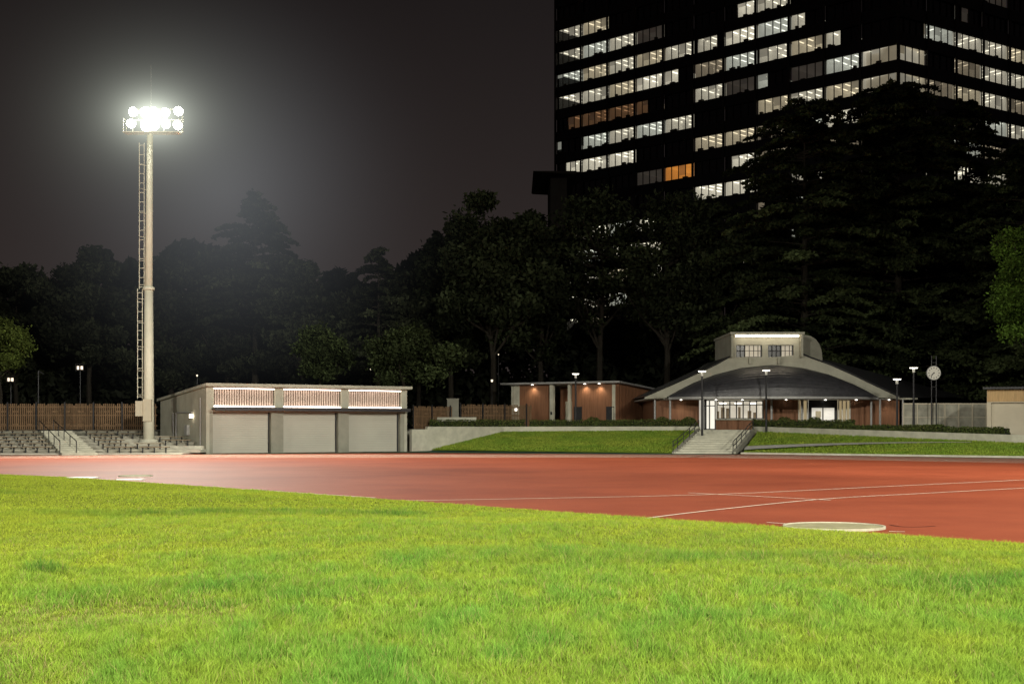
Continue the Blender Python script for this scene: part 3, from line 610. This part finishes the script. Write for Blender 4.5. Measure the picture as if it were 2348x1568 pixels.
# ---------------------------------------------------------------- street lamps
def street_lamp(px,ytop,d,z0,label='slim dark lamp post with a bright T shaped head'):
    r=empty('street_lamp',(sx(px,d),d,z0),label=label,category='street lamp',group='lamp posts around the pavilion'); h=sz(ytop,d)-z0
    b=MB(); b.cyl((0,0,0),(0,0,h-.1),.10,.08,10); b.build('post',M['dark'],r)
    b=MB(); b.box(-.36,.36,-.10,.10,h-.04,h+.02); b.cyl((0,0,h-.45),(0,0,h-.1),.11,.11,10); b.build('head',M['white'],r)
    b=MB(); b.box(-.30,.30,-.105,.105,h-.09,h-.042); b.build('lamp',M['lampw'],r)
street_lamp(1320,856,124,1.8); street_lamp(1610,850,112,1.3); street_lamp(1757,848,116.0,1.5); street_lamp(2057,868,113,1.6); street_lamp(2095,842,112,1.6)
for px,py,d in ((25,870,135),(184,843,135)):
    r=empty('street_lamp',(sx(px,d),d,1.7),label='park lantern post with a square glowing head among trees',category='street lamp',group='park lanterns behind the fence'); h=sz(py,d)-1.7
    b=MB(); b.cyl((0,0,0),(0,0,h-.3),.07,.06,8); b.build('post',M['dark'],r)
    b=MB(); b.box(-.42,.42,-.25,.25,h+.32,h+.38); b.box(-.42,.42,-.25,.25,h-.34,h-.28)
    for x in (-.42,-.04,.36): b.box(x,x+.06,-.25,-.19,h-.28,h+.32)
    b.build('lantern_frame',M['dark'],r)
    for xa,xb in ((-.30,-.08),(.08,.30)): MB().box(xa,xb,-.12,.12,h-.18,h+.16).build('lamp',emit('lantern_glow',(1,.82,.62),1.6),r)
b=MB(); X=sx(88,118); b.cyl((X,118,1.7),(X,118,sz(850,118)),.06); b.cyl((X,118,sz(850,118)),(X+.5,118,sz(858,118)),.05); b.build('utility_post',M['dark'],label='thin dark pole behind the timber fence',category='pole')
d=111; r=empty('park_clock',(sx(2141,d),d,1.6),label='round white clock mounted on twin dark posts',category='clock'); hc=sz(855,d)-1.6
for x in (-.14,.26): b=MB(); b.cyl((x,.14,0),(x,.14,sz(816,d)-1.6),.055); b.build('post',M['dark'],r)
b=MB()
for z in (hc-1.2,hc+.85): b.box(-.14,.26,.1,.16,z,z+.06)
b.build('crossbar',M['dark'],r)
def disc(r_,y,m,name,n=40,par=r,th=.05): b=MB(); b.hexa([(r_*math.cos(t),y,hc+r_*math.sin(t)) for t in np.linspace(0,2*math.pi,n,endpoint=False)],[(r_*math.cos(t),y+th,hc+r_*math.sin(t)) for t in np.linspace(0,2*math.pi,n,endpoint=False)]); b.build(name,m,par)
disc(.60,-.02,M['steel'],'rim',th=.12); disc(.55,-.06,emit('clock_dial',(.95,.9,.75),.14,False,(.45,.43,.36)),'dial',th=.03)
b=MB()
for k in range(12):
    t=2*math.pi*k/12; c,s=math.sin(t),math.cos(t); w_=.035
    p=[(c*.38-s*w_,hc+s*.38+c*w_),(c*.38+s*w_,hc+s*.38-c*w_),(c*.48+s*w_,hc+s*.48-c*w_),(c*.48-s*w_,hc+s*.48+c*w_)]
    b.quad([(x,-.066,z) for x,z in p])
b.build('hour_marks',M['dark'],r)
b=MB()
for t,l,w_,yy in ((2*math.pi*7.62/12,.27,.05,-.072),(2*math.pi*37/60,.42,.035,-.078)):
    c,s=math.sin(t),math.cos(t); b.quad([(-s*w_-c*.06,yy,hc+c*w_-s*.06),(s*w_-c*.06,yy,hc-c*w_-s*.06),(c*l+s*w_*.5,yy,hc+s*l-c*w_*.5),(c*l-s*w_*.5,yy,hc+s*l+c*w_*.5)])
b.build('hands',M['dark'],r)
d=112; x0=sx(2072,d); x1=sx(2262,d); r=empty('mesh_gate',(x0,d,1.6),label='pale framed mesh gate panels beside the pavilion',category='gate'); W=x1-x0; n=6
b=MB(); h=sz(924,d)-1.6
for k in range(n+1): b.box(W*k/n-.05,W*k/n+.05,0,.07,0,h)
b.box(0,W,.005,.065,h-.12,h-.002); b.box(0,W,.005,.065,.1,.18); b.box(0,W,.008,.062,h*.5,h*.5+.06); b.build('frame',M['beige'],r)
b=MB(); b.box(.02,W-.02,.09,.1,.1,h-.05); b.build('panel',mat('translucent_panel',(.32,.31,.25),.6,.4,.8),r)
d=100; r=empty('shed',(sx(2263,d),d,1.3),-.40,label='small shed with beige shutter, timber fascia and dark eave',category='shed'); W=6.0; h=sz(890,d)-1.3
b=MB(); b.box(0,.3,0,6,0,h-.1); b.box(.3,W,.0,.25,h*.70,h-.1); b.box(W-.3,W,.25,6,0,h-.1); b.build('wall',M['beige'],r)
b=MB(); b.box(.02,W,-.05,-.003,h*.72,h-.12); b.build('timber_fascia',mat('pine_fascia',(.46,.31,.15),.7,.2,2,stretch=(6,6,.6)),r)
b=MB(); b.box(.3,W-.3,.3,.35,0,h*.7); b.build('shutter',M['beige'],r)
b=MB(); b.hexa([(-.25,-.6,h-.08),(W+.3,-.6,h-.08),(W+.3,6.3,h+.2),(-.1,6.3,h+.2)],[(-.25,-.6,h+.05),(W+.3,-.6,h+.05),(W+.3,6.3,h+.33),(-.1,6.3,h+.33)])
x=-.25
while x<W+.2: b.box(x,x+.1,-.66,-.602,h-.1,h+.08); x+=.25
b.build('roof',M['dark'],r)
# ---------------------------------------------------------------- office tower
CL=Vector((8.04,241.0)); CC=Vector((57.0,193.0)); CR=CC+(Vector((82.4,210.5))-CC)*1.75
root=empty('office_tower',(CC.x,CC.y,0),label='tall black glass office tower with scattered lit office floors',category='building')
def rowz(n): return 2+(900-51.3*n)*.07984
NB=11; lenL=(CC-CL).length; lenR=(CR-CC).length; NR=8
def face(A_,B_):
    e=(B_-A_).normalized(); n=Vector((-e.y,e.x)); 
    if n.y<0: n=-n
    def f(u,w_,z): p=A_+e*u+n*w_; return (p.x-CC.x,p.y-CC.y,z)
    return f
FL=face(CL,CC); FR=face(CC,CR)
def fbox(b,f,u0,u1,w0,w1,z0,z1,m=0):
    b.hexa([f(u0,w0,z0),f(u1,w0,z0),f(u1,w1,z0),f(u0,w1,z0)],[f(u0,w0,z1),f(u1,w0,z1),f(u1,w1,z1),f(u0,w1,z1)],m)
b=MB(); WH=1.16
for n in range(-6,18):
    z1=rowz(n)-WH; z0=rowz(n+1)+WH
    fbox(b,FL,0,lenL,0,.5,z0,z1); fbox(b,FR,0,lenR,0,.5,z0,z1)
fbox(b,FL,0,lenL,0,.5,0,rowz(18)+WH); fbox(b,FR,0,lenR,0,.5,0,rowz(18)+WH)
fbox(b,FL,0,.4,.5,30,0,rowz(-6)+4); fbox(b,FL,0,lenL,0,30,rowz(-6)+WH,rowz(-6)+4); fbox(b,FR,0,lenR,0,30,rowz(-6)+WH+.01,rowz(-6)+4.01)
b.build('facade',M['facade'],root)
b=MB()
ubL=[lenL*k/NB for k in range(NB+1)]; ubR=[lenR*k/NR for k in range(NR+1)]
for u in ubL: fbox(b,FL,u-.20,u+.20,-.18,-.004,0,rowz(-6)+4)
for u in ubR: fbox(b,FR,u-.20,u+.20,-.18,-.004,0,rowz(-6)+4)
b.build('piers',mat('dark_pier',(.018,.017,.017),.6,.2,.5,spec=.2),root,kind='stuff')
lit={}
def add(f,n,spec):
    for k,v in spec.items(): lit[(f,n,k)]=v if isinstance(v,tuple) else (v,0,1)
add('L',0,{0:0,1:1})
add('L',1,{0:0,1:2,2:0,3:5,6:(7,.4,1),7:0})
add('L',2,{0:2,1:1,2:0,3:1,4:0,5:(0,.1,.8),6:7,7:2,8:(0,0,.45)})
add('L',3,{0:7,1:0,2:1,3:7,4:(7,0,.5),5:3,6:2,7:(0,.05,.95),8:1,9:(0,0,.45)})
add('L',4,{0:(4,.45,1),1:4,2:4,3:(4,0,.45),5:0,6:5,7:(2,0,.35),8:5,9:2,10:(7,0,1)})
add('L',5,{0:(2,0,.2),1:2,2:0,3:2,4:0,7:1,8:0,9:1,10:0})
add('L',6,{0:(7,.35,1),1:7,2:7,5:1,6:1,7:3,8:2,9:7,10:3})
add('L',7,{3:5,4:6,6:(7,.2,1),7:3,9:3}); add('L',8,{5:7,6:7,8:0})
add('L',9,{0:3,1:7,2:2,3:7,7:3,8:2}); add('L',10,{0:7,1:2,2:7,3:0,8:2}); add('L',11,{0:0,1:7,2:1,3:7,5:7,6:7}); add('L',12,{0:7,1:7,2:2,4:7,8:7}); add('L',13,{0:7,1:3,8:7})
add('R',2,{2:(5,.2,.5)}); add('R',3,{0:(3,.9,1),1:2,2:0,3:0,4:1}); add('R',4,{0:1,2:3,3:0,4:0}); add('R',5,{0:1,1:3,2:1,3:0,4:3}); add('R',6,{2:3,3:2,4:0}); add('R',7,{2:2,3:3}); add('R',8,{2:7,3:0}); add('R',1,{3:5})
bd=MB(); frames=MB(); cnt=0
for fn,f,ub in (('L',FL,ubL),('R',FR,ubR)):
    for n in range(-6,19):
        for k in range(len(ub)-1):
            u0=ub[k]+.2;u1=ub[k+1]-.2; z0=rowz(n)-WH; z1=rowz(n)+WH
            key=(fn,n,k); spans=[(u0,u1)]
            if key in lit:
                ty,a_,c_=lit[key]; a_=u0+(u1-u0)*a_; c_=u0+(u1-u0)*c_; spans=[s for s in ((u0,a_),(c_,u1)) if s[1]-s[0]>.15]
                b=MB(); T=M['wt'][ty]; dp=7.5; jit=random.random()
                b.quad([f(a_,.5,z1),f(c_,.5,z1),f(c_,dp,z1),f(a_,dp,z1)],0)
                b.quad([f(a_,dp,z0),f(c_,dp,z0),f(c_,dp,z1),f(a_,dp,z1)],1)
                for u in (a_,c_): b.quad([f(u,.5,z0),f(u,dp,z0),f(u,dp,z1),f(u,.5,z1)],1)
                b.quad([f(a_,.5,z0),f(c_,.5,z0),f(c_,dp,z0),f(a_,dp,z0)],3)
                u=a_+.5+jit*.6
                while ty!=5 and u<c_-.3:
                    for w0 in np.arange(.8+random.random()*.4,dp-1.2,2.3): fbox(b,f,u,u+.2,w0,w0+1.35,z1-.06,z1-.01,2)
                    u+=1.75
                nm=max(1,int(round((c_-a_)/1.5)))
                for i in range(nm+1):
                    u=a_+(c_-a_)*i/nm; fbox(b,f,u-.055,u+.055,.12,.26,z0,z1,3)
                fbox(b,f,a_,c_,.14,.24,z1-.10,z1-.02,3)
                for i in range(random.randint(1,4)):
                    u=random.uniform(a_,c_-.8); fbox(b,f,u,u+random.uniform(.3,.9),.7,1.2,z0,z0+random.uniform(.2,.7),3)
                if random.random()<.5:
                    i=random.randint(0,nm-1); uu=a_+(c_-a_)*i/nm; fbox(b,f,uu+.06,a_+(c_-a_)*(i+1)/nm-.06,.32,.36,z1-random.uniform(.5,1.8),z1-.03,1)
                if random.random()<.35 and ty!=6: u=random.uniform(a_,c_-1.2); fbox(b,f,u,u+1.1,2.5,2.7,z0,z1-.02,1)
                b.build('window',[T[0],T[1],T[2],M['wclut']],root); cnt+=1
            for s in spans:
                bd.quad([f(s[0],.35,z0),f(s[1],.35,z0),f(s[1],.35,z1),f(s[0],.35,z1)])
                nm=max(1,int(round((s[1]-s[0])/1.45)))
                for i in range(nm+1): u=s[0]+(s[1]-s[0])*i/nm; fbox(frames,f,u-.06,u+.06,.2,.32,z0,z1)
bd.build('unlit_glazing',M['glassd'],root,kind='stuff'); frames.build('glazing_mullions',M['facade'],root,kind='stuff')
nite=mat('night_cladding',(.04,.036,.032),.95,.2,.5,spec=0.05)
b=MB(); d=200; b.box(sx(1262,d),sx(1300,d),d,d+15,0,sz(408,d)); b.hexa([(sx(1226,d),d-3,sz(403,d)),(sx(1320,d),d-3,sz(408,d)),(sx(1320,d),d+16,sz(408,d)),(sx(1226,d),d+16,sz(403,d))],[(sx(1222,d),d-3,sz(401,d)),(sx(1320,d),d-3,sz(401,d)),(sx(1320,d),d+16,sz(401,d)),(sx(1222,d),d+16,sz(401,d))])
b.build('dark_block_building',nite,label='dark building with a projecting flat roof beside the tower',category='building')
# ---------------------------------------------------------------- trees
def broad(px,ytop,ybot,hw,d,nl,tone,label,ls=.3,z0=1.7,name='tree',lobes=40,seed=0):
    r=np.random.default_rng(seed+px); zt_=sz(ytop,d); zb_=sz(ybot,d); R=hw*d/F; h=zt_-z0
    root=empty(name,(sx(px,d),d,z0),label=label,category='tree',group='park trees behind the stadium')
    zc_=(zt_+zb_)/2-z0; hz=(zt_-zb_)/2
    v=r.normal(size=(lobes,3)); v/=np.linalg.norm(v,axis=1)[:,None]; rad=r.uniform(.35,.9,lobes)
    C_=v*rad[:,None]*np.array([R,R*.85,hz])+np.array([0,0,zc_]); taper=1-.22*np.clip((C_[:,2]-zc_)/hz,0,1); C_[:,0]*=taper
    lr=r.uniform(.18,.36,lobes)*R*.85
    k=r.integers(0,lobes,nl); dv=r.normal(size=(nl,3)); dv/=np.linalg.norm(dv,axis=1)[:,None]; rr=r.random(nl)**.4
    P=C_[k]+dv*(rr*lr[k])[:,None]*np.array([1.1,1,.6])+r.normal(0,.3,(nl,3))
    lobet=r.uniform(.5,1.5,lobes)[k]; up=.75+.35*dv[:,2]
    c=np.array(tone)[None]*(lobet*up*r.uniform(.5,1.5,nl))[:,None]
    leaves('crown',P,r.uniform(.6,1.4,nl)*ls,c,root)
    b=MB(); th=zc_-hz*.15; tr=.014*h+.06
    pts=[Vector((0,0,-.2)),Vector((r.normal(0,.15),0,th*.5)),Vector((r.normal(0,.4),r.normal(0,.3),th)),Vector((r.normal(0,.6),r.normal(0,.4),zc_+hz*.5))]
    for i in range(3): b.cyl(pts[i],pts[i+1],tr*(1-.28*i),tr*(1-.28*(i+1)),8)
    for i in range(0,lobes,2):
        s=pts[1].lerp(pts[2],r.random()) if C_[i][2]<zc_ else pts[2].lerp(pts[3],r.random()*.7)
        e=Vector(C_[i]); mid=s.lerp(e,.5)+Vector((0,0,-.06*(e-s).length)); b.cyl(s,mid,tr*.38,tr*.24,6); b.cyl(mid,e,tr*.24,.04,6)
    b.build('trunk',M['bark'],root)
def cedar(px,ytop,hw,d,tone,label,z0=1.7,step=.95,nb=6,ls=.28,den=20,seed=0,pw=.75,low=.1,rmin=.55):
    r=np.random.default_rng(seed+px); H_=sz(ytop,d)-z0; R=hw*d/F
    root=empty('conifer_tree',(sx(px,d),d,z0),label=label,category='tree',group='park trees behind the stadium')
    Ps=[];Cs=[]; b=MB(); tr=.014*H_+.1
    for i in range(6): b.cyl((0,0,H_*i/6-.1),(0,0,H_*(i+1)/6-.1),tr*(1-i/6.2),tr*(1-(i+1)/6.2),8)
    z=H_*low; 
    while z<H_*.995:
        t=z/H_; Lm=R*(1-t)**pw+.35
        for k in range(nb):
            az=r.uniform(0,2*math.pi); Lb=Lm*r.uniform(rmin,1.15); zz=z+r.uniform(-.3,.3)*step
            n=int(den*Lb)+14; s=r.random(n)**.62*.9+.12
            wd=.12*Lb*(1.15-s*.6)+.2; lat=r.normal(0,1,n)*wd*.6
            x=math.cos(az)*s*Lb-math.sin(az)*lat; y=math.sin(az)*s*Lb+math.cos(az)*lat
            rise=.12*Lb; zl=zz+rise*np.sin(s*2.0)-.17*Lb*s**2.2+r.normal(0,.10,n)-.14*np.abs(lat)
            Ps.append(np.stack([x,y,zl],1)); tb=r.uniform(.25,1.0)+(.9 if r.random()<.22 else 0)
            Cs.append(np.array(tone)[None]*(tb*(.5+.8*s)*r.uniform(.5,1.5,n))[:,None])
            if Lb>1.2:
                q=[Vector((math.cos(az)*a*Lb,math.sin(az)*a*Lb,zz+rise*math.sin(a*2)-.17*Lb*a**2.2-.1)) for a in (0,.5,.9)]
                b.cyl(q[0],q[1],.09,.05,4); b.cyl(q[1],q[2],.05,.02,4)
        z+=step*(1.0 if t<.8 else .6)
    P=np.concatenate(Ps); C_=np.concatenate(Cs)
    leaves('crown',P,r.uniform(.6,1.4,len(P))*ls,C_,root,flat=.4); b.build('trunk',M['bark'],root)
DK=(.034,.040,.021); MD=(.036,.046,.021)
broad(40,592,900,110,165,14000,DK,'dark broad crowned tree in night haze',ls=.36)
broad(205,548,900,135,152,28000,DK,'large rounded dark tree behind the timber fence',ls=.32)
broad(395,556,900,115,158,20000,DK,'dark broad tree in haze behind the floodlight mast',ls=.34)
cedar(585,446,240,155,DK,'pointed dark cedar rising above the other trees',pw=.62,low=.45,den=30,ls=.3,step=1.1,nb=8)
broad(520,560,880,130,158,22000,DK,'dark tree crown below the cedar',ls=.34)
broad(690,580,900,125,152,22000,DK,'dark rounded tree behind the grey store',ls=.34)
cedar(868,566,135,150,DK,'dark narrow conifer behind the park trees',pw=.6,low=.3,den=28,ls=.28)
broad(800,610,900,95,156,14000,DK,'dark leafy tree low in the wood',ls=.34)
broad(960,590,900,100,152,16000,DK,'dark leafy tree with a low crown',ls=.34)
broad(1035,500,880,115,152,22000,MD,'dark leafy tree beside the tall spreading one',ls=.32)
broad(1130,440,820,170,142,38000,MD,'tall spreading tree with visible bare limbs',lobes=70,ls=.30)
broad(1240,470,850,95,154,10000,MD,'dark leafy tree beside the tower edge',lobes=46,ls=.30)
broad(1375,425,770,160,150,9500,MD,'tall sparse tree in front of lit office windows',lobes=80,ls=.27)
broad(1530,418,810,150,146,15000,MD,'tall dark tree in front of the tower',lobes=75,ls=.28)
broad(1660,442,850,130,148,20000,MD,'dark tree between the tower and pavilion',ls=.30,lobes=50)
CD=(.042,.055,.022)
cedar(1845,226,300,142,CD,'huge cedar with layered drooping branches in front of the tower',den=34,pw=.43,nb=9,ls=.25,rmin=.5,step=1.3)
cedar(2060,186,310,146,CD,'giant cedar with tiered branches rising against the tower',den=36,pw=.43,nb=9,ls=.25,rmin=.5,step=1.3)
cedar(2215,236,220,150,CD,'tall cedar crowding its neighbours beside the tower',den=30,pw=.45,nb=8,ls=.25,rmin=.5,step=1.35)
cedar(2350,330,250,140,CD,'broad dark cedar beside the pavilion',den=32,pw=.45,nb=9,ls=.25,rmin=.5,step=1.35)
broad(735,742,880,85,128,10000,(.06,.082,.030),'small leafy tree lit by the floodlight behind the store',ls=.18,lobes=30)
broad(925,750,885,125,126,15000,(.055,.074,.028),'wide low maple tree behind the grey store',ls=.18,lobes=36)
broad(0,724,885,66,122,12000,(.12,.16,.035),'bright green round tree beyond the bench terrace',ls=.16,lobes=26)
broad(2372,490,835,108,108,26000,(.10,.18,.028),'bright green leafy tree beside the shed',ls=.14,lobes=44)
N=85000; px=rng.uniform(-500,2900,N); d=rng.uniform(166,180,N)
ytop=np.interp(px,[-500,0,100,300,500,700,790,900,1000,1250,1275,1700,1760,2348,2900],[610,640,650,590,580,635,645,620,540,540,760,760,440,440,440])+45*(vnoise(px,px*0,28,51)-.5)+60*(vnoise(px,px*0,90,52)-.5)
py=ytop+(985-ytop)*rng.random(N)**1.1
P=np.stack([(px-1174)*d/F,d,2+(980-py)*d/F],1); c=np.array([.022,.026,.016])*rng.uniform(.4,1.6,(N,1))
leaves('distant_woodland',P,rng.uniform(.4,.95,N),c,None,kind='stuff',label='dark woodland behind the stadium at night')
b=MB(); b.quad([(-110,184,0),(0,184,0),(0,184,9),(-110,184,15)]); b.quad([(0,184,0),(200,184,0),(200,184,14),(0,184,9)]); b.build('wooded_bank',mat('wood_gloom',(.010,.011,.008),.95,.4,.3),kind='structure')
for px,py,d,s in ((850,846,140,.08),(452,861,130,.08),(1143,813,150,.06),(1128,873,140,.12)):
    r=empty('park_lamp',(sx(px,d),d,1.75),label='small distant lamp glowing between the trees',category='lamp',group='small lamps in the wood'); h=sz(py,d)-1.75
    b=MB(); b.cyl((0,0,0),(0,0,h-s),.04); b.cyl((0,0,h+s),(0,0,h+s+.08),s*1.5,s*.4,8); b.build('post',M['dark'],r)
    b=MB(); b.cyl((0,0,h-s),(0,0,h+s),s*.7,s,8); b.build('lamp',M['spark'],r)
# ---------------------------------------------------------------- lighting
W=bpy.data.worlds.new('World'); S.world=W; W.use_nodes=True; nt=W.node_tree; bg=nt.nodes['Background']
tc=nt.nodes.new('ShaderNodeTexCoord'); sp=nt.nodes.new('ShaderNodeSeparateXYZ'); nt.links.new(tc.outputs['Generated'],sp.inputs[0])
r=nt.nodes.new('ShaderNodeValToRGB'); e=r.color_ramp.elements; e[0].position=0; e[0].color=(.040,.031,.029,1); e[1].position=.34; e[1].color=(.0105,.0085,.0085,1)
k=e.new(.14); k.color=(.026,.020,.019,1); nt.links.new(sp.outputs['Z'],r.inputs['Fac'])
nt.links.new(r.outputs['Color'],bg.inputs['Color']); bg.inputs['Strength'].default_value=1.0
warm=(1,.96,.83)
plight('unseen_flood_spot',(26,-38,27),330000,warm,1.2,(0,14,0),60,.6)
plight('unseen_flood_spot',(-34,-30,27),240000,warm,1.2,(-4,16,0),60,.6)
plight('unseen_flood_spot',(48,38,26),120000,warm,1.2,(6,50,0),88,.7)  # added unseen fill spot to brighten the middle of the track
plight('unseen_flood_spot',(38,28,24),90000,warm,1.2,(4,106,0),58,.6)  # added unseen spot dedicated to the far buildings and grass banks
plight('unseen_flood_spot',(-60,34,24),60000,warm,1.2,(-6,108,0),56,.6)  # second added far spot, unseen on the left, brightening store and banks
plight('mast_beam',(FX+.4,FY-1.4,sz(274,104)),125000,(1,.96,.84),1.0,(-6,45,0),120,.5)
cam=bpy.data.cameras.new('camera'); co=bpy.data.objects.new('camera',cam); COL.objects.link(co); co.location=(0,0,2); co.rotation_euler=(math.radians(90),0,0)
cam.sensor_width=36; cam.lens=36*F/2348; cam.shift_y=196/2348; cam.clip_end=3000; cam.clip_start=.1; S.camera=co
print('windows',cnt)
